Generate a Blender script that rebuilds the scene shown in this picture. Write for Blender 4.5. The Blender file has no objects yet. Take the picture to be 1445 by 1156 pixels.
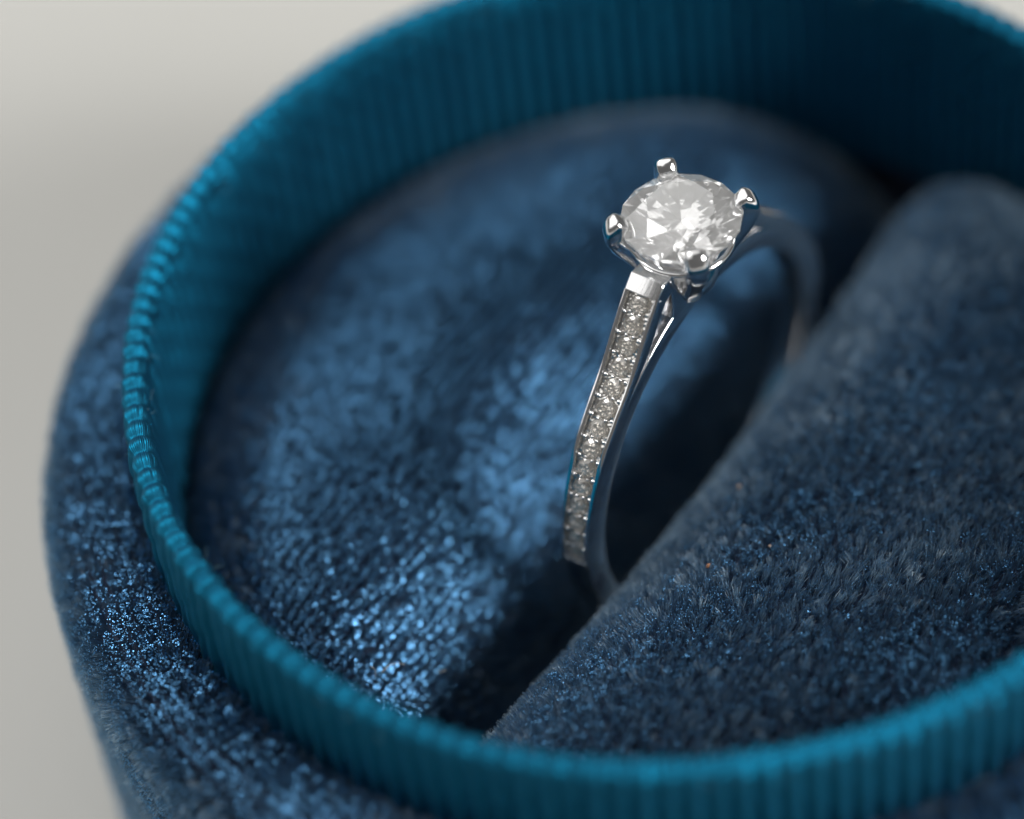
import bpy, bmesh, math, random
import numpy as np
from mathutils import Vector, Matrix

random.seed(7)
rng = np.random.default_rng(11)
MM = 0.001                                   # everything below is measured in millimetres
scene = bpy.context.scene
COL = scene.collection

# ------------------------------------------------------------------ camera
ELEV, ROLL = 48.8425, -7.8246
cd = bpy.data.cameras.new("camera")
cam = bpy.data.objects.new("camera", cd)
COL.objects.link(cam)
e, r = math.radians(ELEV), math.radians(ROLL)
fw = Vector((0, math.cos(e), -math.sin(e)))
rt0 = Vector((1, 0, 0)); up0 = rt0.cross(fw)
rt = rt0 * math.cos(r) + up0 * math.sin(r)
up = up0 * math.cos(r) - rt0 * math.sin(r)
m = Matrix((rt, up, -fw)).transposed().to_4x4()
m.translation = Vector((-6.669, -85.221, 93.047)) * MM
cam.matrix_world = m
cd.sensor_fit = 'HORIZONTAL'; cd.sensor_width = 36.0
cd.lens = 4500 / 1445 * 36
cd.clip_start = 0.005; cd.clip_end = 20
cd.dof.use_dof = True
cd.dof.focus_distance = 0.1242
cd.dof.aperture_fstop = cd.lens / 8.2        # 8.2 mm entrance pupil
scene.camera = cam

# ------------------------------------------------------------------ world and lamps
w = bpy.data.worlds.new("World"); scene.world = w
w.use_nodes = True
bg = w.node_tree.nodes["Background"]
bg.inputs[0].default_value = (1.0, 0.99, 0.98, 1)
bg.inputs[1].default_value = 0.115

def area(name, az, el, dist, size, power, col, target=(0, 0, -4)):
    ld = bpy.data.lights.new(name, 'AREA')
    ld.shape = 'SQUARE'; ld.size = size; ld.energy = power; ld.color = col
    o = bpy.data.objects.new(name, ld); COL.objects.link(o)
    a, b = math.radians(az), math.radians(el)
    d = Vector((math.cos(b) * math.cos(a), math.cos(b) * math.sin(a), math.sin(b)))
    t = Vector(target) * MM
    o.location = t + d * dist
    o.rotation_euler = (-d).to_track_quat('-Z', 'Y').to_euler()
    return o

area("window_light", 140, 53, 0.60, 0.28, 1.8, (1.0, 0.99, 0.98))
area("wall_bounce_light", 142, 56, 0.75, 1.40, 7.2, (1.0, 0.99, 0.975))
area("desk_lamp_light", -30, 29, 0.60, 0.18, 4.6, (1.0, 0.99, 0.98))

scene.view_settings.view_transform = 'Standard'
scene.view_settings.look = 'None'
scene.view_settings.exposure = 0.0
scene.view_settings.gamma = 1.0
scene.view_settings.use_curve_mapping = False
scene.render.engine = 'CYCLES'
cy = scene.cycles
cy.max_bounces = 14; cy.diffuse_bounces = 2; cy.glossy_bounces = 6
cy.transmission_bounces = 12
cy.use_adaptive_sampling = True; cy.adaptive_threshold = 0.02; cy.transparent_max_bounces = 8
cy.sample_clamp_indirect = 6.0
cy.use_denoising = True
scene.cycles_curves.shape = 'RIBBONS'

# ------------------------------------------------------------------ materials
def new_mat(name):
    mt = bpy.data.materials.new(name); mt.use_nodes = True
    nt = mt.node_tree
    return mt, nt, nt.nodes["Principled BSDF"]

def N(nt, typ, **kw):
    n = nt.nodes.new(typ)
    for k, v in kw.items():
        if k in n.inputs: n.inputs[k].default_value = v
        else: setattr(n, k, v)
    return n

def mat_metal():
    mt, nt, p = new_mat("white_gold")
    p.inputs["Metallic"].default_value = 1.0
    p.inputs["Base Color"].default_value = (0.87, 0.87, 0.875, 1)
    tc = N(nt, "ShaderNodeTexCoord")
    nz = N(nt, "ShaderNodeTexNoise", Scale=2600.0, Detail=4.0)
    nt.links.new(tc.outputs["Object"], nz.inputs["Vector"])
    mr = N(nt, "ShaderNodeMapRange"); mr.inputs[3].default_value = 0.07; mr.inputs[4].default_value = 0.18
    nt.links.new(nz.outputs[0], mr.inputs[0]); nt.links.new(mr.outputs[0], p.inputs["Roughness"])
    mp = N(nt, "ShaderNodeMapping"); mp.inputs["Scale"].default_value = (1, 6, 1)
    nt.links.new(tc.outputs["Object"], mp.inputs[0])
    n2 = N(nt, "ShaderNodeTexNoise", Scale=1500.0, Detail=3.0)
    nt.links.new(mp.outputs[0], n2.inputs["Vector"])
    bp = N(nt, "ShaderNodeBump", Strength=0.15, Distance=0.00003)
    nt.links.new(n2.outputs[0], bp.inputs["Height"]); nt.links.new(bp.outputs[0], p.inputs["Normal"])
    return mt

def mat_channel():
    mt, nt, p = new_mat("cut_white_gold")
    p.inputs["Metallic"].default_value = 1.0
    p.inputs["Base Color"].default_value = (0.76, 0.745, 0.72, 1)
    p.inputs["Roughness"].default_value = 0.25
    tc = N(nt, "ShaderNodeTexCoord")
    n2 = N(nt, "ShaderNodeTexVoronoi", Scale=6500.0)
    nt.links.new(tc.outputs["Object"], n2.inputs["Vector"])
    bp = N(nt, "ShaderNodeBump", Strength=0.8, Distance=0.00006)
    nt.links.new(n2.outputs[0], bp.inputs["Height"]); nt.links.new(bp.outputs[0], p.inputs["Normal"])
    return mt

def mat_glass(name, col, ior, rough=0.0, cloud=0.0):
    mt = bpy.data.materials.new(name); mt.use_nodes = True
    nt = mt.node_tree; nt.nodes.clear()
    out = N(nt, "ShaderNodeOutputMaterial")
    g = N(nt, "ShaderNodeBsdfGlass", IOR=ior, Roughness=rough)
    g.inputs["Color"].default_value = col
    df = N(nt, "ShaderNodeBsdfDiffuse"); df.inputs["Color"].default_value = (0.88, 0.88, 0.86, 1)
    tr = N(nt, "ShaderNodeBsdfTranslucent"); tr.inputs["Color"].default_value = (0.88, 0.88, 0.86, 1)
    mx = N(nt, "ShaderNodeMixShader"); mx.inputs[0].default_value = 0.5
    nt.links.new(df.outputs[0], mx.inputs[1]); nt.links.new(tr.outputs[0], mx.inputs[2])
    m2 = N(nt, "ShaderNodeMixShader"); m2.inputs[0].default_value = cloud
    nt.links.new(g.outputs[0], m2.inputs[1]); nt.links.new(mx.outputs[0], m2.inputs[2])
    nt.links.new(m2.outputs[0], out.inputs[0])
    return mt

def mat_ribbon():
    mt, nt, p = new_mat("teal_grosgrain")
    uv = N(nt, "ShaderNodeUVMap")
    sep = N(nt, "ShaderNodeSeparateXYZ"); nt.links.new(uv.outputs[0], sep.inputs[0])
    # thread relief: warp threads run round the collar, counted across v (mm)
    wv = N(nt, "ShaderNodeMath", operation='MULTIPLY'); wv.inputs[1].default_value = 2 * math.pi / 0.075
    nt.links.new(sep.outputs[1], wv.inputs[0])
    sn = N(nt, "ShaderNodeMath", operation='SINE'); nt.links.new(wv.outputs[0], sn.inputs[0])
    tc = N(nt, "ShaderNodeTexCoord")
    nz = N(nt, "ShaderNodeTexNoise", Scale=2200.0, Detail=3.0)
    nt.links.new(tc.outputs["Object"], nz.inputs["Vector"])
    ad = N(nt, "ShaderNodeMath", operation='MULTIPLY_ADD'); ad.inputs[1].default_value = 0.5
    nt.links.new(sn.outputs[0], ad.inputs[0]); nt.links.new(nz.outputs[0], ad.inputs[2])
    bp = N(nt, "ShaderNodeBump", Strength=0.55, Distance=0.00003)
    nt.links.new(ad.outputs[0], bp.inputs["Height"]); nt.links.new(bp.outputs[0], p.inputs["Normal"])
    n2 = N(nt, "ShaderNodeTexNoise", Scale=260.0, Detail=3.0)
    nt.links.new(tc.outputs["Object"], n2.inputs["Vector"])
    cr = N(nt, "ShaderNodeValToRGB")
    cr.color_ramp.elements[0].position = 0.3; cr.color_ramp.elements[0].color = (0.0, 0.012, 0.030, 1)
    cr.color_ramp.elements[1].position = 0.7; cr.color_ramp.elements[1].color = (0.0, 0.022, 0.047, 1)
    nt.links.new(n2.outputs[0], cr.inputs[0]); nt.links.new(cr.outputs[0], p.inputs["Base Color"])
    p.inputs["Roughness"].default_value = 0.6
    p.inputs["Specular IOR Level"].default_value = 0.2
    p.inputs["Sheen Weight"].default_value = 0.08
    p.inputs["Sheen Tint"].default_value = (0.1, 0.6, 0.8, 1)
    g = N(nt, "ShaderNodeBsdfAnisotropic", Roughness=0.37)
    g.inputs["Color"].default_value = (0.0, 0.205, 0.37, 1)
    nt.links.new(bp.outputs[0], g.inputs["Normal"])
    mx = N(nt, "ShaderNodeMixShader"); mx.inputs[0].default_value = 0.52
    nt.links.new(p.outputs[0], mx.inputs[1]); nt.links.new(g.outputs[0], mx.inputs[2])
    nt.links.new(mx.outputs[0], nt.nodes["Material Output"].inputs[0])
    return mt

def mat_backing():
    mt, nt, p = new_mat("velvet_backing")
    p.inputs["Base Color"].default_value = (0.006, 0.014, 0.035, 1)
    p.inputs["Roughness"].default_value = 0.9
    tc = N(nt, "ShaderNodeTexCoord")
    wv = N(nt, "ShaderNodeTexWave", Scale=900.0, Distortion=1.0)
    nt.links.new(tc.outputs["Object"], wv.inputs["Vector"])
    bp = N(nt, "ShaderNodeBump", Strength=0.5, Distance=0.0001)
    nt.links.new(wv.outputs[1], bp.inputs["Height"]); nt.links.new(bp.outputs[0], p.inputs["Normal"])
    return mt

def mat_pile():
    mt = bpy.data.materials.new("velvet_fibre"); mt.use_nodes = True
    nt = mt.node_tree; nt.nodes.clear()
    out = N(nt, "ShaderNodeOutputMaterial")
    h = N(nt, "ShaderNodeBsdfHairPrincipled")
    h.parametrization = 'COLOR'; h.model = 'CHIANG'
    hi = N(nt, "ShaderNodeHairInfo")
    cr = N(nt, "ShaderNodeValToRGB")
    cr.color_ramp.elements[0].color = (0.004, 0.017, 0.040, 1)
    cr.color_ramp.elements[1].color = (0.012, 0.042, 0.080, 1)
    nt.links.new(hi.outputs["Random"], cr.inputs[0])
    nt.links.new(cr.outputs[0], h.inputs["Color"])
    h.inputs["Roughness"].default_value = 0.28
    h.inputs["Radial Roughness"].default_value = 0.45
    h.inputs["Coat"].default_value = 0.0
    h.inputs["IOR"].default_value = 1.55
    h.inputs["Random Roughness"].default_value = 0.3
    gl = N(nt, "ShaderNodeBsdfHair"); gl.component = 'Reflection'
    gl.inputs["Color"].default_value = (0.50, 0.59, 0.66, 1)
    gl.inputs["RoughnessU"].default_value = 0.18; gl.inputs["RoughnessV"].default_value = 0.7
    mx = N(nt, "ShaderNodeMixShader"); gr = N(nt, "ShaderNodeMapRange"); gr.inputs[1].default_value = 0.75; gr.inputs[2].default_value = 1.0
    gr.inputs[3].default_value = 0.22; gr.inputs[4].default_value = 0.75
    nt.links.new(hi.outputs["Random"], gr.inputs[0]); nt.links.new(gr.outputs[0], mx.inputs[0])
    nt.links.new(h.outputs[0], mx.inputs[1]); nt.links.new(gl.outputs[0], mx.inputs[2])
    nt.links.new(mx.outputs[0], out.inputs[0])
    return mt

def mat_table():
    mt, nt, p = new_mat("pale_table")
    tc = N(nt, "ShaderNodeTexCoord")
    nz = N(nt, "ShaderNodeTexNoise", Scale=14.0, Detail=4.0)
    nt.links.new(tc.outputs["Object"], nz.inputs["Vector"])
    cr = N(nt, "ShaderNodeValToRGB")
    cr.color_ramp.elements[0].position = 0.35; cr.color_ramp.elements[0].color = (0.378, 0.375, 0.352, 1)
    cr.color_ramp.elements[1].position = 0.65; cr.color_ramp.elements[1].color = (0.406, 0.403, 0.380, 1)
    nt.links.new(nz.outputs[0], cr.inputs[0]); nt.links.new(cr.outputs[0], p.inputs["Base Color"])
    p.inputs["Roughness"].default_value = 0.6
    n2 = N(nt, "ShaderNodeTexNoise", Scale=900.0, Detail=3.0)
    nt.links.new(tc.outputs["Object"], n2.inputs["Vector"])
    bp = N(nt, "ShaderNodeBump", Strength=0.15, Distance=0.0002)
    nt.links.new(n2.outputs[0], bp.inputs["Height"]); nt.links.new(bp.outputs[0], p.inputs["Normal"])
    return mt

def mat_plain(name, col, rough=0.7):
    mt, nt, p = new_mat(name)
    tc = N(nt, "ShaderNodeTexCoord")
    nz = N(nt, "ShaderNodeTexNoise", Scale=4000.0, Detail=3.0)
    nt.links.new(tc.outputs["Object"], nz.inputs["Vector"])
    cr = N(nt, "ShaderNodeValToRGB")
    cr.color_ramp.elements[0].color = (col[0] * 0.7, col[1] * 0.7, col[2] * 0.7, 1)
    cr.color_ramp.elements[1].color = (*col, 1)
    nt.links.new(nz.outputs[0], cr.inputs[0]); nt.links.new(cr.outputs[0], p.inputs["Base Color"])
    p.inputs["Roughness"].default_value = rough
    return mt

def mat_tips():
    mt = bpy.data.materials.new("velvet_cut_ends"); mt.use_nodes = True
    nt = mt.node_tree; nt.nodes.clear()
    out = N(nt, "ShaderNodeOutputMaterial")
    g = N(nt, "ShaderNodeBsdfAnisotropic", Roughness=0.28); g.inputs["Color"].default_value = (0.15, 0.42, 0.78, 1)
    d_ = N(nt, "ShaderNodeBsdfDiffuse"); d_.inputs["Color"].default_value = (0.012, 0.05, 0.11, 1)
    mx = N(nt, "ShaderNodeMixShader"); mx.inputs[0].default_value = 0.75
    nt.links.new(d_.outputs[0], mx.inputs[1]); nt.links.new(g.outputs[0], mx.inputs[2])
    nt.links.new(mx.outputs[0], out.inputs[0])
    return mt

TIPS = mat_tips()
METAL = mat_metal(); CHANNEL = mat_channel()
DIAMOND = mat_glass("diamond", (1, 1, 1, 1), 2.42, 0.0, 0.12)
SMALL_DIAMOND = mat_glass("small_diamond", (1.0, 0.985, 0.96, 1), 2.42, 0.02, 0.10)
RIBBON = mat_ribbon(); BACKING = mat_backing(); PILE = mat_pile(); TABLE = mat_table()

# ------------------------------------------------------------------ helpers
def link(name, data, mat, parent=None, smooth=None):
    o = bpy.data.objects.new(name, data); COL.objects.link(o)
    if mat is not None:
        data.materials.clear(); data.materials.append(mat)
    if parent is not None: o.parent = parent
    return o

def mesh_np(name, verts, faces, smooth=True, sharp=None):
    me = bpy.data.meshes.new(name)
    me.from_pydata([tuple(v) for v in (np.asarray(verts) * MM)], [], [tuple(f) for f in faces])
    me.update()
    if smooth:
        me.shade_smooth()
        if sharp: me.set_sharp_from_angle(angle=math.radians(sharp))
    return me

def grid_faces(nu, nv, wrap_u=False, wrap_v=False):
    iu = np.arange(nu if wrap_u else nu - 1); iv = np.arange(nv if wrap_v else nv - 1)
    a, b = np.meshgrid(iu, iv, indexing='ij'); a = a.ravel(); b = b.ravel()
    a2 = (a + 1) % nu; b2 = (b + 1) % nv
    return np.stack([a * nv + b, a2 * nv + b, a2 * nv + b2, a * nv + b2], -1)

def fast_mesh(name, verts, quads, uv=None, smooth=True):
    me = bpy.data.meshes.new(name)
    nv, nf = len(verts), len(quads)
    me.vertices.add(nv); me.vertices.foreach_set("co", (np.asarray(verts, np.float32) * MM).ravel())
    me.loops.add(nf * 4); me.loops.foreach_set("vertex_index", quads.astype(np.int32).ravel())
    me.polygons.add(nf); me.polygons.foreach_set("loop_start", np.arange(0, nf * 4, 4, dtype=np.int32))
    if uv is not None:
        l = me.uv_layers.new(name="UVMap"); l.data.foreach_set("uv", uv.astype(np.float32).ravel())
    me.update(calc_edges=True)
    if smooth: me.shade_smooth()
    return me

def sweep(path, frames, section, cap=True):
    """path (k,3), frames (k,2,3) side/normal vectors, section fn(i)->(m,2) -> verts, faces"""
    vs = []; fs = []
    k = len(path); mm_ = None
    for i in range(k):
        s = section(i); mm_ = len(s)
        for x, y in s: vs.append(np.asarray(path[i]) + frames[i][0] * x + frames[i][1] * y)
    for i in range(k - 1):
        for j in range(mm_):
            j2 = (j + 1) % mm_
            fs.append((i * mm_ + j, i * mm_ + j2, (i + 1) * mm_ + j2, (i + 1) * mm_ + j))
    if cap:
        fs.append(tuple(range(mm_))[::-1]); fs.append(tuple((k - 1) * mm_ + j for j in range(mm_)))
    return vs, fs

def thing(name, label, cat, loc=(0, 0, 0), rotz=0, group=None):
    o = bpy.data.objects.new(name, None); COL.objects.link(o)
    o.empty_display_size = 0.005
    o.location = Vector(loc) * MM; o.rotation_euler = (0, 0, rotz)
    o["label"] = label; o["category"] = cat
    if group: o["group"] = group
    return o

def tag(o, label, cat, group=None):
    o["label"] = label; o["category"] = cat
    if group: o["group"] = group
    return o

def hair(name, pos, radius, parent, mat=None):
    """pos (n,k,3) mm, radius (k,) mm"""
    n, k, _ = pos.shape
    hc = bpy.data.hair_curves.new(name)
    hc.add_curves([k] * n)
    hc.attributes["position"].data.foreach_set("vector", (pos.reshape(-1, 3) * MM).astype(np.float32).ravel())
    ra = hc.attributes.get("radius") or hc.attributes.new("radius", 'FLOAT', 'POINT')
    ra.data.foreach_set("value", np.tile(np.asarray(radius, np.float32) * MM, n))
    o = bpy.data.objects.new(name, hc); COL.objects.link(o)
    hc.materials.append(mat or PILE)
    if parent is not None: o.parent = parent
    o["kind"] = "stuff"
    return o

def cut_ends(strands, parent, seed, radius=0.026, tilt=0.07):
    """the cut ends of the fibres: one small three-cornered facet on every tip"""
    g = np.random.default_rng(seed)
    tipp = strands[:, 2]; d_ = strands[:, 2] - strands[:, 1]
    d_ = d_ / np.linalg.norm(d_, axis=1, keepdims=True) + g.normal(0, tilt, d_.shape)
    d_ /= np.linalg.norm(d_, axis=1, keepdims=True)
    a_ = np.cross(d_, g.normal(0, 1, d_.shape)); a_ /= np.linalg.norm(a_, axis=1, keepdims=True)
    b_ = np.cross(d_, a_)
    r_ = (radius * g.uniform(0.6, 1.25, len(d_)))[:, None]
    v = np.stack([tipp + r_ * (math.cos(t) * a_ + math.sin(t) * b_) for t in (0, 2.0944, 4.1888)], 1).reshape(-1, 3)
    n = len(d_)
    me = bpy.data.meshes.new("pile_ends")
    me.vertices.add(n * 3); me.vertices.foreach_set("co", (v * MM).astype(np.float32).ravel())
    me.loops.add(n * 3); me.loops.foreach_set("vertex_index", np.arange(n * 3, dtype=np.int32))
    me.polygons.add(n); me.polygons.foreach_set("loop_start", np.arange(0, n * 3, 3, dtype=np.int32))
    me.update(calc_edges=True)
    o = link("pile_ends", me, TIPS, parent); o["kind"] = "stuff"
    return o

TABLE_Z = -23.0
PHI = math.radians(50)                       # direction of the slot and of the ring's plane
U = np.array([math.cos(PHI), math.sin(PHI), 0.0]); NN = np.array([math.sin(PHI), -math.cos(PHI), 0.0])

# ------------------------------------------------------------------ table
tv = [(-600, -400, TABLE_Z), (600, -400, TABLE_Z), (600, 800, TABLE_Z), (-600, 800, TABLE_Z)]
tv += [(x, y, z - 25) for x, y, z in tv]
me = mesh_np("table_top", tv, [(0, 1, 2, 3), (7, 6, 5, 4), (0, 4, 5, 1), (1, 5, 6, 2), (2, 6, 7, 3), (3, 7, 4, 0)], smooth=False)
table = link("table_top", me, TABLE); table["kind"] = "structure"
tag(table, "pale grey blurred table top under the velvet box", "table")

# ------------------------------------------------------------------ ring box
BOX = (0, 0, TABLE_Z)
box = thing("ring_box", "round blue velvet ring box with teal ribbed ribbon collar, lid off", "ring box", BOX)
ZB = -TABLE_Z                                # world z -> box local z

def lathe(prof, nseg=240):
    a = np.linspace(0, 2 * np.pi, nseg, endpoint=False)
    pr = np.asarray(prof)
    v = np.stack([np.cos(a)[:, None] * pr[None, :, 0], np.sin(a)[:, None] * pr[None, :, 0], np.repeat(pr[None, :, 1], nseg, 0)], -1)
    return v.reshape(-1, 3), grid_faces(nseg, len(pr), wrap_u=True)

# velvet covered outer wall with a rolled ledge
LEDGE_Z, WALL_R, ROLL_R = -5.45, 25.62, 1.5
prof = [(20.9, -22.6), (25.0, -22.95), (WALL_R, -22.5)]
prof += [(WALL_R, z) for z in np.linspace(-21.5, LEDGE_Z - ROLL_R, 10)]
for t in np.linspace(0, math.pi / 2, 9)[1:]:
    prof.append((WALL_R - ROLL_R + ROLL_R * math.cos(t), LEDGE_Z - ROLL_R + ROLL_R * math.sin(t)))
prof += [(22.7, LEDGE_Z - 0.02), (22.08, LEDGE_Z - 0.35), (22.08, -12), (22.08, -20), (20.9, -22.6)]
prof = np.array(prof); prof[:, 1] += ZB
v, q = lathe(prof)
body = link("outer_wall", fast_mesh("outer_wall", v, q), BACKING, box)

# grosgrain collar ------------------------------------------------------------
NRIB, PER = 156, 10
R_IN, R_OUT = 21.0, 21.92
pr = []
rad = (R_OUT - R_IN) / 2; rc = (R_OUT + R_IN) / 2
for z in np.linspace(-7.0, -rad - 0.02, 14): pr.append((R_OUT, z, 1.0))
for t in np.linspace(0, math.pi, 37): pr.append((rc + rad * math.cos(t), -rad + rad * 0.95 * math.sin(t), 1.0))
for z in np.linspace(-rad - 0.02, -11.0, 22): pr.append((R_IN, z, 1.0))
pr = np.array(pr)
d = np.diff(pr[:, :2], axis=0); arc = np.concatenate([[0], np.cumsum(np.hypot(d[:, 0], d[:, 1]))])
tang = np.gradient(pr[:, :2], axis=0); tang /= np.linalg.norm(tang, axis=1)[:, None]
nrm = np.stack([tang[:, 1], -tang[:, 0]], -1)           # outward of the profile
nu, nv = NRIB * PER, len(pr)
ui = np.arange(nu)
x = ((ui % PER) + 0.5) / PER * 2 - 1
ridge = (0.5 + 0.5 * np.cos(np.pi * x)) ** 0.6
rib = ui // PER
ribr = rng.normal(0, 1, NRIB)
amp = 0.165 * (1 + 0.12 * ribr[rib])
wallw = 1 + 0.7 * np.clip((-pr[:, 1] - 0.5) / 1.0, 0, 1)
colp = 0.40
shift = (rib % 2) * 0.5
colw = np.abs(np.sin(np.pi * (arc[None, :] / colp + shift[:, None]))) ** 0.5
h = amp[:, None] * wallw[None, :] * ridge[:, None] * (0.62 + 0.38 * colw) - 0.07
h += rng.normal(0, 0.006, (NRIB, nv))[rib]
ang = (ui + 0.5 + 0.6 * ribr[rib] * 0) / nu * 2 * np.pi
wob = 0.05 * np.sin(ang * 3 + 1.0) + 0.04 * np.sin(ang * 7 + 2.0)
zw = 0.07 * np.sin(ang * 2 + 0.6) + 0.05 * np.sin(ang * 5 + 3.0)
rr = pr[None, :, 0] + nrm[None, :, 0] * h + wob[:, None]
zz = pr[None, :, 1] + nrm[None, :, 1] * h + zw[:, None]
v = np.stack([np.cos(ang)[:, None] * rr, np.sin(ang)[:, None] * rr, zz + ZB], -1).reshape(-1, 3)
q = grid_faces(nu, nv, wrap_u=True)
uvv = np.stack([np.repeat(ang[:, None] * rc, nv, 1), np.repeat(arc[None, :], nu, 0)], -1).reshape(-1, 2)
collar = link("collar", fast_mesh("collar", v, q, uvv[q.ravel()]), RIBBON, box)
collar["label"] = "teal ribbed grosgrain ribbon collar"

# loose threads standing off the rim of the ribbon
nf = 150
a = rng.uniform(0, 2 * np.pi, nf); side = rng.choice([-1, 1], nf)
base = np.stack([np.cos(a) * (rc + side * rad), np.sin(a) * (rc + side * rad), np.full(nf, -0.45) + rng.uniform(-.5, .3, nf) + ZB], -1)
rdir = np.stack([np.cos(a), np.sin(a), 0 * a], -1) * side[:, None]
L = rng.uniform(0.10, 0.32, nf)[:, None]
k1 = base + rdir * L * 0.5 + rng.normal(0, 0.08, (nf, 3)); k2 = k1 + rng.normal(0, 0.22, (nf, 3)) * L / 0.4 + rdir * L * .2
k3 = k2 + rng.normal(0, 0.16, (nf, 3))
FUZZ = mat_plain("thread_fuzz", (0.10, 0.22, 0.27))
hair("ribbon_fuzz", np.stack([base, k1, k2, k3], 1), [.007, .007, .006, .005], collar, FUZZ)

# cushions -------------------------------------------------------------------
R_CUSH = 20.75
def cushion_z(u, m, sgn=1):
    """top of the cushion's backing; u along the slot, m = distance from the slot's centre line"""
    wall = np.maximum(1.9 - 1.3 * (u / 18.0) ** 2, 0.35)
    rs = 4.6 if sgn > 0 else 10.5
    nc = wall + rs
    zc = (-6.43 if sgn > 0 else -6.55) - rs
    roll = zc + np.sqrt(np.clip(rs ** 2 - np.clip(nc - m, 0, rs * 0.9999) ** 2, 0, None))
    dome = -0.9 * (np.clip(m - 7.0, 0, None) / 14.0) ** 2 - 0.7 * (u / 19.0) ** 2
    rr_ = np.hypot(u, m)
    ee = np.clip((rr_ - 15.0) / (20.9 - 15.0), 0, 0.995)
    edge = -4.2 * (1 - np.sqrt(1 - ee ** 2))
    return roll + dome + edge

def cushion_point(u, m, sgn):
    z = cushion_z(u, m, sgn)
    return u[..., None] * U + (sgn * m)[..., None] * NN + z[..., None] * np.array([0, 0, 1.0])

def cushion_normal(u, m, sgn):
    h_ = 0.02
    du = (cushion_z(u + h_, m, sgn) - cushion_z(u - h_, m, sgn)) / (2 * h_)
    dm = (cushion_z(u, m + h_, sgn) - cushion_z(u, m - h_, sgn)) / (2 * h_)
    nvec = -du[..., None] * U - (sgn * dm)[..., None] * NN + np.array([0, 0, 1.0])
    return nvec / np.linalg.norm(nvec, axis=-1, keepdims=True)

def smooth_noise(p, scale, seed, octaves=2):
    """cheap smooth random field made of a few sine waves, range about -1..1"""
    g = np.random.default_rng(seed); out = np.zeros(len(p))
    tot = 0
    for o_ in range(octaves):
        for _ in range(6):
            k = g.normal(0, 1, 3); k *= (2 * np.pi / (scale / 2 ** o_)) / np.linalg.norm(k) * g.uniform(.6, 1.3)
            out += np.sin(p @ k + g.uniform(0, 6.28)) * 0.5 ** o_
            tot += 0.5 ** (2 * o_) / 2
    return out / math.sqrt(tot)

def grow(points, normals, nap, per_tuft, length, spread, jit, seed, fib_rand=0.06, tuft_rand=0.14, row_dir=None):
    g = np.random.default_rng(seed)
    n = len(points)
    tl = g.normal(0, tuft_rand, (n, 3))
    idx = np.repeat(np.arange(n), per_tuft)
    P, Nn, Np = points[idx], normals[idx], nap[idx]
    off = g.normal(0, 1, (len(idx), 3)); off -= (off * Nn).sum(1, keepdims=True) * Nn
    if row_dir is not None:
        al = (off @ row_dir)[:, None] * row_dir
        off = al * 1.5 + (off - al) * 0.7
    root = P + off * jit - Nn * 0.08
    d0 = Nn + Np * 0.5 + tl[idx] * 0.5 + off * spread * 0.5 + g.normal(0, fib_rand * .5, (len(idx), 3))
    d1 = Nn + Np * 1.3 + tl[idx] * 1.2 + off * spread + g.normal(0, fib_rand, (len(idx), 3))
    d0 /= np.linalg.norm(d0, axis=1, keepdims=True); d1 /= np.linalg.norm(d1, axis=1, keepdims=True)
    tuft_len = g.normal(1, 0.06, n)[idx]
    Ls = (length * tuft_len * g.uniform(0.86, 1.08, len(idx)))[:, None]
    return np.stack([root, root + d0 * Ls * 0.5, root + d0 * Ls * 0.5 + d1 * Ls * 0.5], 1)

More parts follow.
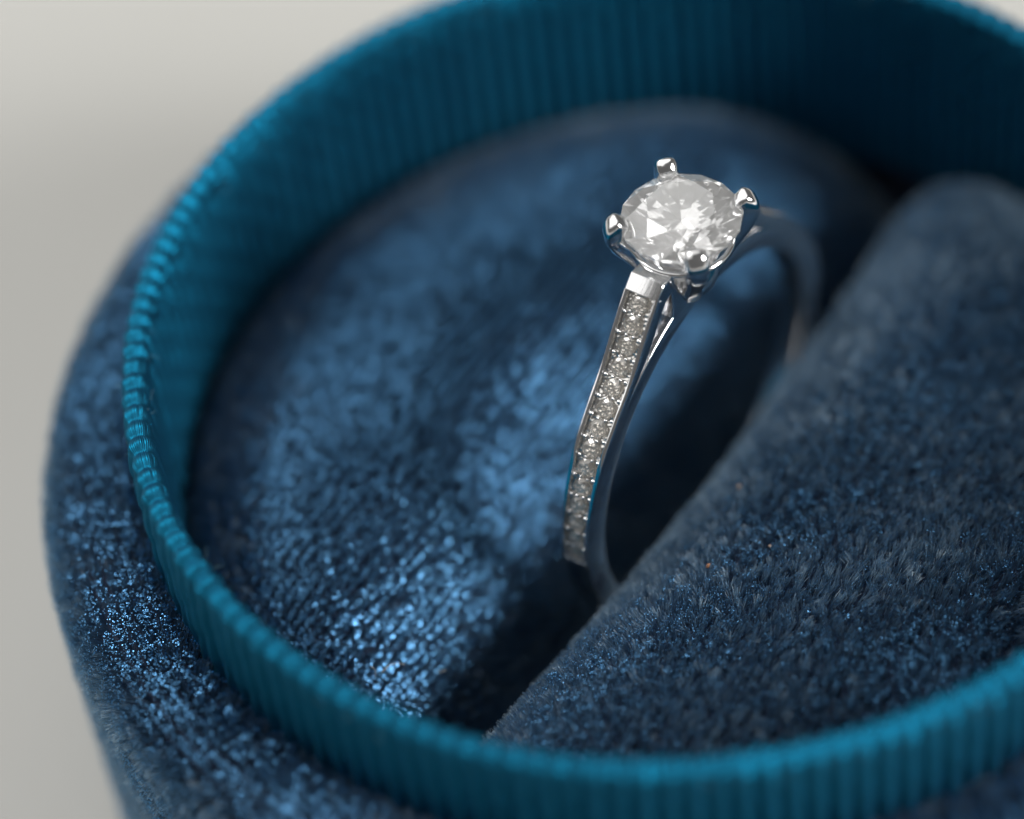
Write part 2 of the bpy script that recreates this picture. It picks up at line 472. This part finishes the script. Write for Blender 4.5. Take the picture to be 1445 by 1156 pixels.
PILE_LEN = 0.88
ROW, STEP = 0.42, 0.25
RADII = [0.013, 0.013, 0.009]
for sgn, nm in ((-1, "a"), (1, "b")):
    # backing sheet
    uu = np.linspace(-R_CUSH, R_CUSH, 90)
    tt = np.linspace(0, 1, 70) ** 1.5
    wall0 = np.maximum(1.9 - 1.3 * (uu / 18.0) ** 2, 0.35)
    mmax = np.sqrt(np.clip(R_CUSH ** 2 - uu ** 2, 0, None))
    lo = np.minimum(wall0, mmax)
    mg = lo[:, None] + (mmax - lo)[:, None] * tt[None, :]
    ug = np.repeat(uu[:, None], len(tt), 1)
    P = cushion_point(ug, np.maximum(mg, 0.02), sgn)
    # slot wall going down, and outer skirt
    low = P[:, :1].copy(); low[..., 2] = -20.0
    mid = P[:, :1].copy(); mid[..., 2] = -16.5
    skirt = P[:, -1:].copy(); skirt[..., 2] = -16.0
    P = np.concatenate([low, mid, P, skirt], 1)
    nv_ = P.shape[1]
    V = P.reshape(-1, 3) + [0, 0, ZB]
    q = grid_faces(len(uu), nv_)
    if sgn < 0: q = q[:, ::-1]
    cush = link("cushion", fast_mesh("cushion", V, q), BACKING, box)
    cush["label"] = "blue velvet cushion half " + ("behind the slot, with bright blue sheen" if sgn < 0 else "in front of the slot, dull slate")
    # tuft rows run along the slot; rows are laid at equal distance over the curve
    ms = np.linspace(0.36, R_CUSH, 4000)
    zz_ = cushion_z(np.zeros_like(ms), ms, sgn)
    s = np.concatenate([[0], np.cumsum(np.hypot(np.diff(ms), np.clip(np.diff(zz_), -0.2, 0.2)))])
    rows = np.interp(np.arange(0, s[-1], ROW), s, ms)
    us = np.arange(-R_CUSH, R_CUSH, STEP)
    ug, mg = np.meshgrid(us, rows, indexing='ij')
    ug = ug + (np.arange(len(rows)) % 2)[None, :] * STEP * 0.5
    ug = (ug + rng.normal(0, 0.045, ug.shape)).ravel(); mg = (mg + rng.normal(0, 0.045 if sgn > 0 else 0.016, mg.shape)).ravel()
    keep = (np.hypot(ug, mg) < R_CUSH - 0.15) & (mg > np.maximum(1.9 - 1.3 * (ug / 18.0) ** 2, 0.35) + 0.01)
    ug, mg = ug[keep], mg[keep]
    Pt = cushion_point(ug, mg, sgn); Nt = cushion_normal(ug, mg, sgn)
    nap = (0.17 if sgn > 0 else -0.05) * U[None, :] + (0.08 if sgn > 0 else 0.05) * NN[None, :] + smooth_noise(Pt, 9.0, 3)[:, None] * (0.10 if sgn > 0 else 0.035) * U + smooth_noise(Pt, 7.0, 4)[:, None] * (0.10 if sgn > 0 else 0.035) * NN
    if sgn > 0: strands = grow(Pt, Nt, nap, 18, 0.78, 0.14, 0.066, 6, tuft_rand=0.17, fib_rand=0.08)
    else: strands = grow(Pt, Nt, nap, 17, PILE_LEN, 0.12, 0.054, 4, tuft_rand=0.10, row_dir=U)
    # the slot walls carry pile as well
    wu = np.arange(-18, 18, 0.34); wz = np.arange(-17.5, -11.2 if sgn > 0 else -17.1, 0.36)
    a_, b_ = np.meshgrid(wu, wz, indexing='ij'); a_ = a_.ravel(); b_ = b_.ravel()
    wm = np.maximum(1.9 - 1.3 * (a_ / 18.0) ** 2, 0.35)
    Pw = a_[:, None] * U + (sgn * wm)[:, None] * NN + b_[:, None] * np.array([0, 0, 1.0])
    Nw = np.repeat((-sgn * NN)[None, :], len(Pw), 0)
    st2 = grow(Pw, Nw, np.zeros_like(Pw), 8, 0.95, 0.4, 0.09, 40 + sgn)
    strands = np.concatenate([strands, st2]) + np.array([0, 0, ZB])
    hair("velvet_pile", strands, RADII, cush)
    cut_ends(strands, cush, 60 + sgn, radius=0.016 if sgn > 0 else 0.028)

# pile on ledge and outer wall ------------------------------------------------------
pz = [(22.28, LEDGE_Z - 0.25), (22.7, LEDGE_Z - 0.02)]
for t in np.linspace(math.pi / 2, 0, 24):
    pz.append((WALL_R - ROLL_R + ROLL_R * math.cos(t), LEDGE_Z - ROLL_R + ROLL_R * math.sin(t)))
pz += [(WALL_R, z) for z in np.linspace(LEDGE_Z - ROLL_R, -22.4, 26)[1:]]
pz = np.array(pz)
dd = np.diff(pz, axis=0); s = np.concatenate([[0], np.cumsum(np.hypot(dd[:, 0], dd[:, 1]))])
pts, nms = [], []
so = np.arange(0.05, s[-1], ROW)
tg = np.gradient(pz, axis=0); tg /= np.linalg.norm(tg, axis=1)[:, None]
for i, si in enumerate(so):
    R_ = np.interp(si, s, pz[:, 0]); Z_ = np.interp(si, s, pz[:, 1])
    tr, tz = np.interp(si, s, tg[:, 0]), np.interp(si, s, tg[:, 1])
    nr, nz_ = -tz, tr
    l_ = math.hypot(nr, nz_); nr /= l_; nz_ /= l_
    st = 0.31 if Z_ > -17 else 0.46
    a = np.arange(0, 2 * np.pi, st / R_) + rng.uniform(0, 1)
    a = a + rng.normal(0, 0.05 / R_, len(a))
    pts.append(np.stack([np.cos(a) * R_, np.sin(a) * R_, np.full(len(a), Z_) + rng.normal(0, .03, len(a))], -1))
    nms.append(np.stack([np.cos(a) * nr, np.sin(a) * nr, np.full(len(a), nz_)], -1))
Pt = np.concatenate(pts); Nt = np.concatenate(nms)
nap = np.zeros_like(Pt); nap[:, 2] = 0.05
tanv = np.stack([-Pt[:, 1], Pt[:, 0], 0 * Pt[:, 0]], -1) / np.hypot(Pt[:, 0], Pt[:, 1])[:, None]
nap += tanv * (smooth_noise(Pt, 8.0, 8) * 0.15)[:, None]
strands = grow(Pt, Nt, nap, 19, 0.86, 0.14, 0.060, 77) + np.array([0, 0, ZB])
hair("velvet_pile", strands, RADII, body)
cut_ends(strands, body, 63, radius=0.030)

# ------------------------------------------------------------------ ring
RI, CZ = 7.78, 9.1                            # finger radius; ring centre above the ring's lowest point
RC = U * 1.3 + np.array([0, 0, -7.6 - CZ])
ring = thing("diamond_ring", "white gold solitaire ring with diamond set shoulders standing in the cushion slot", "ring", RC, PHI)

def half_width(c):                            # half the band's width against height above the ring centre
    return float(np.interp(c, [-9, 0, 3.5, 7.3, 11.3], [0.60, 0.62, 0.68, 0.75, 0.77]))

# outer curve of the left shoulder in the ring's plane (a, c from the ring's centre), channel rim
ARM = np.array([(-9.08, 0.2), (-8.92, 1.8), (-8.42, 3.45), (-7.50, 5.2), (-6.28, 6.6), (-5.12, 7.78), (-4.15, 9.0), (-3.52, 9.78), (-3.05, 10.32)])
def spline(pts, n):
    P = np.asarray(pts, float); P = np.vstack([2 * P[0] - P[1], P, 2 * P[-1] - P[-2]])
    out = []
    ks = len(P) - 3
    for t in np.linspace(0, ks - 1e-6, n):
        i = int(t); f_ = t - i
        p0, p1, p2, p3 = P[i:i + 4]
        out.append(0.5 * ((2 * p1) + (-p0 + p2) * f_ + (2 * p0 - 5 * p1 + 4 * p2 - p3) * f_ ** 2 + (-p0 + 3 * p1 - 3 * p2 + p3) * f_ ** 3))
    return np.array(out)
arm = spline(ARM, 60)
atan = np.gradient(arm, axis=0); atan /= np.linalg.norm(atan, axis=1)[:, None]
anor = np.stack([-atan[:, 1], atan[:, 0]], -1)      # points away from the ring's centre (left / up)
if (anor[30] @ arm[30]) < 0: anor = -anor
DEPTH = 0.30
floor_ = arm - anor * DEPTH

# body of the band: a pierced silhouette given thickness, edges eased
outline = []
for t in np.linspace(-172, -91, 28):                # bottom, left half (angle from straight down is 180)
    th = math.radians(t)                             # angle from the top, negative = left
    outline.append((8.85 * math.sin(th), 8.85 * math.cos(th)))
outline += [tuple(p_) for p_ in floor_[2:]]
outline += [(-3.06, 10.34), (-2.56, 10.80), (-1.96, 10.74), (-1.72, 10.60), (-1.62, 10.2), (-1.60, 9.6), (-1.2, 8.95), (-0.6, 8.86)]
left = outline
right = [(-a_, c_) for a_, c_ in reversed(left)]
outer = left + right
inner = [(RI * math.sin(t), RI * math.cos(t)) for t in np.linspace(0, 2 * math.pi, 120, endpoint=False)]
# openings below the cathedral arms
hole_l = []
for t in np.linspace(-35, -14, 14):
    th = math.radians(t); hole_l.append((8.72 * math.sin(th), 8.72 * math.cos(th)))
hole_l += [(-2.02, 9.0), (-2.02, 9.9)]
up_ = [tuple(p_) for p_ in (arm - anor * 0.80)[36:59:2]]
up_ = [p_ for p_ in up_ if math.hypot(*p_) > 8.86 and p_[0] < -2.1]
hole_l += up_[::-1]
hole_r = [(-a_, c_) for a_, c_ in hole_l]

cu = bpy.data.curves.new("band_outline", 'CURVE')
cu.dimensions = '2D'; cu.fill_mode = 'BOTH'
BEV = 0.09
for poly in (outer, inner, hole_l, hole_r):
    sp = cu.splines.new('POLY'); sp.points.add(len(poly) - 1); sp.use_cyclic_u = True
    for i, (a_, c_) in enumerate(poly): sp.points[i].co = (a_ * MM, c_ * MM, 0, 1)
cu.extrude = (0.8 - BEV) * MM; cu.bevel_depth = BEV * MM; cu.bevel_resolution = 2; cu.offset = -BEV * MM
tmp = bpy.data.objects.new("band_tmp", cu); COL.objects.link(tmp)
bpy.context.view_layer.update()
dg = bpy.context.evaluated_depsgraph_get()
bm_me = bpy.data.meshes.new_from_object(tmp.evaluated_get(dg))
bpy.data.objects.remove(tmp); bpy.data.curves.remove(cu)
co = np.empty(len(bm_me.vertices) * 3); bm_me.vertices.foreach_get("co", co); co = co.reshape(-1, 3) / MM
new = np.stack([co[:, 0], np.zeros(len(co)), co[:, 1] + CZ], -1)
hw = np.array([half_width(c_) for c_ in co[:, 1]])
new[:, 1] = -co[:, 2] / 0.8 * hw
bm_me.vertices.foreach_set("co", (new * MM).ravel())
bm_me.name = "band"; bm_me.update()
bm = bmesh.new(); bm.from_mesh(bm_me); bmesh.ops.remove_doubles(bm, verts=bm.verts, dist=1e-6); bmesh.ops.recalc_face_normals(bm, faces=bm.faces); bm.to_mesh(bm_me); bm.free()
bm_me.shade_smooth(); bm_me.set_sharp_from_angle(angle=math.radians(34))
band = link("band", bm_me, METAL, ring)

# channel rails, floor and small diamonds on both shoulders
def rounded_rect(w_, h_, b_):
    return [(-w_ / 2, -h_ / 2), (w_ / 2, -h_ / 2), (w_ / 2, h_ / 2 - b_), (w_ / 2 - b_ * .3, h_ / 2 - b_ * .3), (w_ / 2 - b_, h_ / 2), (-w_ / 2 + b_, h_ / 2), (-w_ / 2 + b_ * .3, h_ / 2 - b_ * .3), (-w_ / 2, h_ / 2 - b_)]

def brilliant(R, table=0.57, hc=0.155 * 2, hp=0.43 * 2, rm=0.80, rl=0.22, gth=0.04):
    """round brilliant, girdle radius R, girdle plane at z = 0"""
    vs = []; fs = []
    def add(r_, a_, z_): vs.append((R * r_ * math.cos(a_), R * r_ * math.sin(a_), R * z_)); return len(vs) - 1
    p8 = math.pi / 4; hlf = p8 / 2
    T = [add(table, k * p8, hc) for k in range(8)]
    zm = gth / 2 + (hc - gth / 2) * (1 - rm * math.cos(hlf)) / (1 - table)
    M_ = [add(rm, k * p8 + hlf, zm) for k in range(8)]
    GU = [add(1, k * hlf, gth / 2) for k in range(16)]
    GL = [add(1, k * hlf, -gth / 2) for k in range(16)]
    zl = -gth / 2 - hp * (1 - rl * math.cos(hlf))
    Lm = [add(rl, k * p8 + hlf, zl) for k in range(8)]
    C_ = add(0, 0, -gth / 2 - hp)
    fs.append(tuple(T))
    for k in range(8):
        k1 = (k + 1) % 8
        fs.append((T[k], M_[k], T[k1]))
        fs.append((T[k], M_[k - 1], GU[2 * k], M_[k]))
        fs.append((M_[k], GU[2 * k], GU[2 * k + 1])); fs.append((M_[k], GU[2 * k + 1], GU[(2 * k + 2) % 16]))
        fs.append((Lm[k], GL[2 * k + 1], GL[2 * k])); fs.append((Lm[k], GL[(2 * k + 2) % 16], GL[2 * k + 1]))
        fs.append((C_, Lm[k], GL[2 * k], Lm[k - 1]))
    for k in range(16):
        k1 = (k + 1) % 16
        fs.append((GU[k], GL[k], GL[k1], GU[k1]))
    me = mesh_np("brilliant", vs, fs, smooth=False)
    b = bmesh.new(); b.from_mesh(me); bmesh.ops.recalc_face_normals(b, faces=b.faces); b.to_mesh(me); b.free()
    return me

small = brilliant(0.41)
small.name = "side_stone"
small.materials.append(SMALL_DIAMOND)
seg = np.hypot(*np.diff(arm, axis=0).T); S_ = np.concatenate([[0], np.cumsum(seg)])
NST = 14
for mirror in (1, -1):
    def to3(a_, c_, b_): return np.array([a_ * mirror, b_, c_ + CZ])
    for side in (-1, 1):
        path, fr, wd = [], [], []
        for i in range(60):
            hw_ = half_width(arm[i, 1])
            path.append(to3(*(arm[i] - anor[i] * (DEPTH / 2 + 0.04)), side * (hw_ - 0.085)))
            fr.append((np.array([0, 1.0, 0]), np.array([anor[i, 0] * mirror, 0, anor[i, 1]])))
        vs, fs = sweep(path, fr, lambda i: rounded_rect(0.19, DEPTH + 0.10, 0.05))
        me = mesh_np("channel_rail", vs, fs, sharp=40)
        b = bmesh.new(); b.from_mesh(me); bmesh.ops.recalc_face_normals(b, faces=b.faces); b.to_mesh(me); b.free()
        link("channel_rail", me, METAL, ring)
    # bright cut floor between the rails
    path, fr = [], []
    for i in range(1, 60):
        path.append(to3(*(arm[i] - anor[i] * (DEPTH - 0.03)), 0)); fr.append((np.array([0, 1.0, 0]), np.array([anor[i, 0] * mirror, 0, anor[i, 1]])))
    vs, fs = sweep(path, fr, lambda i: [(-half_width(arm[i + 1, 1]) + .20, -.05), (half_width(arm[i + 1, 1]) - .20, -.05), (half_width(arm[i + 1, 1]) - .20, .05), (-half_width(arm[i + 1, 1]) + .20, .05)])
    me = mesh_np("channel_floor", vs, fs, sharp=40)
    b = bmesh.new(); b.from_mesh(me); bmesh.ops.recalc_face_normals(b, faces=b.faces); b.to_mesh(me); b.free()
    link("channel_floor", me, CHANNEL, ring)
    pitch = S_[-1] / NST
    bead_v, bead_f = [], []
    ico = bmesh.new(); bmesh.ops.create_icosphere(ico, subdivisions=2, radius=1.0)
    iv = np.array([v_.co[:] for v_ in ico.verts]); if_ = [tuple(v_.index for v_ in f_.verts) for f_ in ico.faces]; ico.free()
    for k in range(NST + 1):
        sk = min(k * pitch, S_[-1])
        def at(s0):
            a0 = np.array([np.interp(s0, S_, arm[:, 0]), np.interp(s0, S_, arm[:, 1])])
            n0 = np.array([np.interp(s0, S_, anor[:, 0]), np.interp(s0, S_, anor[:, 1])]); return a0, n0 / np.linalg.norm(n0)
        if k < NST:
            a0, n0 = at(sk + pitch / 2)
            sc = half_width(a0[1]) - 0.19
            p3 = to3(*(a0 - n0 * 0.14), random.uniform(-.02, .02))
            zax = Vector((n0[0] * mirror, random.uniform(-.06, .06), n0[1])).normalized()
            st = bpy.data.objects.new("side_stone", small); COL.objects.link(st); st.parent = ring
            rot = zax.to_track_quat('Z', 'Y').to_matrix() @ Matrix.Rotation(random.uniform(0, 6.28), 3, 'Z')
            st.matrix_local = Matrix.Translation(Vector(p3) * MM) @ rot.to_4x4() @ Matrix.Scale(min(1.0, sc / 0.41 * 0.98 + .02), 4)
        a0, n0 = at(sk)
        hw_ = half_width(a0[1]) - 0.2
        for bx, br in ((-hw_ * .85, .095), (-hw_ * .30, .07), (hw_ * .28, .07), (hw_ * .85, .095)):
            br *= random.uniform(.85, 1.2)
            c3 = to3(*(a0 - n0 * (0.13 + random.uniform(-.03, .03)) + np.array([-n0[1], n0[0]]) * random.uniform(-.06, .06)), bx + random.uniform(-.03, .03))
            o0 = len(bead_v)
            bead_v += list(iv * br * np.array([1, 1, 1]) + c3); bead_f += [tuple(o0 + j for j in f_) for f_ in if_]
    be = link("setting_bead", mesh_np("setting_bead", bead_v, bead_f), METAL, ring)
    be["kind"] = "stuff"

# head: four prongs, gallery cup and the centre stone
GIRDLE = 11.83 + CZ
tip = [(1.05, 8.6, .40), (1.35, 9.25, .40), (1.86, 10.1, .41), (2.34, 10.9, .48), (2.60, 11.45, .52), (2.65, 11.82, .52), (2.57, 12.08, .49), (2.42, 12.26, .44)]
pts_ = spline(np.array(tip), 36)
def prong_mesh():
    path = [np.array([p_[0], 0, p_[1] + CZ]) for p_ in pts_]
    # rounded nose
    endd = path[-1] - path[-2]; endd /= np.linalg.norm(endd)
    rads = [p_[2] for p_ in pts_]
    r0 = rads[-1]; last = path[-1]
    for t in np.linspace(0, math.pi / 2, 8)[1:]:
        path.append(last + endd * r0 * 0.5 * math.sin(t)); rads.append(max(r0 * math.cos(t), 0.004))
    path = np.array(path); tg_ = np.gradient(path, axis=0); tg_ /= np.linalg.norm(tg_, axis=1)[:, None]
    fr = []
    for t in tg_:
        sidev = np.array([0, 1.0, 0]); nv2 = np.cross(sidev, t); fr.append((sidev, nv2 / np.linalg.norm(nv2)))
    def se(t, k): return math.copysign(abs(t) ** k, t)
    sec = lambda i: [(rads[i] * 0.92 * se(math.cos(a_), .62), rads[i] * 0.86 * se(math.sin(a_), .62)) for a_ in np.linspace(0, 2 * math.pi, 32, endpoint=False)]
    vs, fs = sweep(path, fr, sec)
    me = mesh_np("prong", vs, fs, sharp=60)
    b = bmesh.new(); b.from_mesh(me); bmesh.ops.recalc_face_normals(b, faces=b.faces); b.to_mesh(me); b.free()
    return me
pm = prong_mesh(); pm.materials.append(METAL)
for k in range(4):
    o = bpy.data.objects.new("prong", pm); COL.objects.link(o); o.parent = ring
    o.rotation_euler = (0, 0, math.radians(45 + 90 * k + 0.0))
gp = [(0.02, 8.5), (1.25, 8.5), (1.32, 8.8), (1.28, 9.2), (1.15, 9.45), (1.0, 9.5), (0.9, 9.35), (0.02, 9.0)]
gv, gq = lathe([(a_, c_ + CZ) for a_, c_ in gp], 48)
gal = fast_mesh("gallery", gv, gq); gal.set_sharp_from_angle(angle=math.radians(40))
link("gallery", gal, METAL, ring)
# thin bearing ring under the girdle that ties the prongs together
bp_ = [(1.98 + .13 * math.cos(t), 10.72 + CZ + .13 * math.sin(t)) for t in np.linspace(0, 2 * math.pi, 12, endpoint=False)]
bv, bq = lathe(bp_ + [bp_[0]], 64)
link("bearing_ring", fast_mesh("bearing_ring", bv, bq), METAL, ring)
centre = brilliant(2.40, table=0.58, hc=0.29, hp=0.86)
centre.name = "centre_stone"
cs = link("centre_stone", centre, DIAMOND, ring)
cs.location = (0, 0, GIRDLE * MM); cs.rotation_euler = (0, 0, math.radians(13))
cs["label"] = "round brilliant cut diamond held by four prongs"

# ------------------------------------------------------------------ specks and lint caught in the velvet
ORANGE = mat_plain("orange_speck", (0.26, 0.12, 0.06)); PEACH = mat_plain("peach_speck", (0.30, 0.22, 0.17))
LINT = mat_plain("lint", (0.55, 0.52, 0.47))
def speck(loc, size, mat, label, seed):
    g = random.Random(seed)
    b = bmesh.new(); bmesh.ops.create_icosphere(b, subdivisions=2, radius=1.0)
    for v_ in b.verts:
        k = size * (0.75 + 0.5 * g.random())
        v_.co = Vector((v_.co.x * k * 0.8, v_.co.y * k * 0.7, v_.co.z * k * 1.2)) * MM
    me = bpy.data.meshes.new("speck"); b.to_mesh(me); b.free(); me.shade_smooth()
    o = link("speck", me, mat); o.location = Vector(loc) * MM; o.rotation_euler = (g.uniform(-.5, .5), g.uniform(-.5, .5), g.random() * 6)
    return tag(o, label, "speck", "specks on the front cushion")
speck((0.12, -8.18, -5.92), 0.11, ORANGE, "largest and most orange speck on the front velvet cushion", 1)
speck((1.93, -4.03, -6.42), 0.11, PEACH, "pale peach speck on the front cushion, nearest the slot edge", 2)
speck((2.64, -7.73, -5.78), 0.07, PEACH, "tiny peach speck right of the orange one on the velvet", 3)
def lint(loc, d, ln, label, seed, rad_=0.013):
    g = random.Random(seed)
    dv = Vector(d).normalized(); sidev = dv.orthogonal().normalized(); n2 = dv.cross(sidev)
    k1, k2 = g.uniform(-.3, .3), g.uniform(-.3, .3)
    path = np.array([np.array(dv) * ln * (t - .5) + np.array(sidev) * ln * k1 * math.sin(t * 3.1) + np.array(n2) * ln * k2 * t * t for t in np.linspace(0, 1, 14)])
    sec = [(rad_ * math.cos(a_), rad_ * math.sin(a_)) for a_ in np.linspace(0, 2 * math.pi, 6, endpoint=False)]
    vs, fs = sweep(path, [(np.array(sidev), np.array(n2))] * 14, lambda i: sec)
    o = link("lint_fibre", mesh_np("lint_fibre", vs, fs), LINT); o.location = Vector(loc) * MM
    return tag(o, label, "lint", "lint fibres near the slot")
lint((-13.42, -9.95, -7.55), (0.1, -0.4, 1), 1.2, "upright pale lint fibre in dark velvet behind the front collar", 5)
lint((-12.69, -9.6, -7.85), (1, 0.1, 0.25), 1.0, "pale lint fibre lying sideways above the upright one", 6)
lint((-10.91, -9.15, -8.95), (0.15, -0.5, 1), 1.1, "lone pale lint fibre closest to the dark slot", 7)
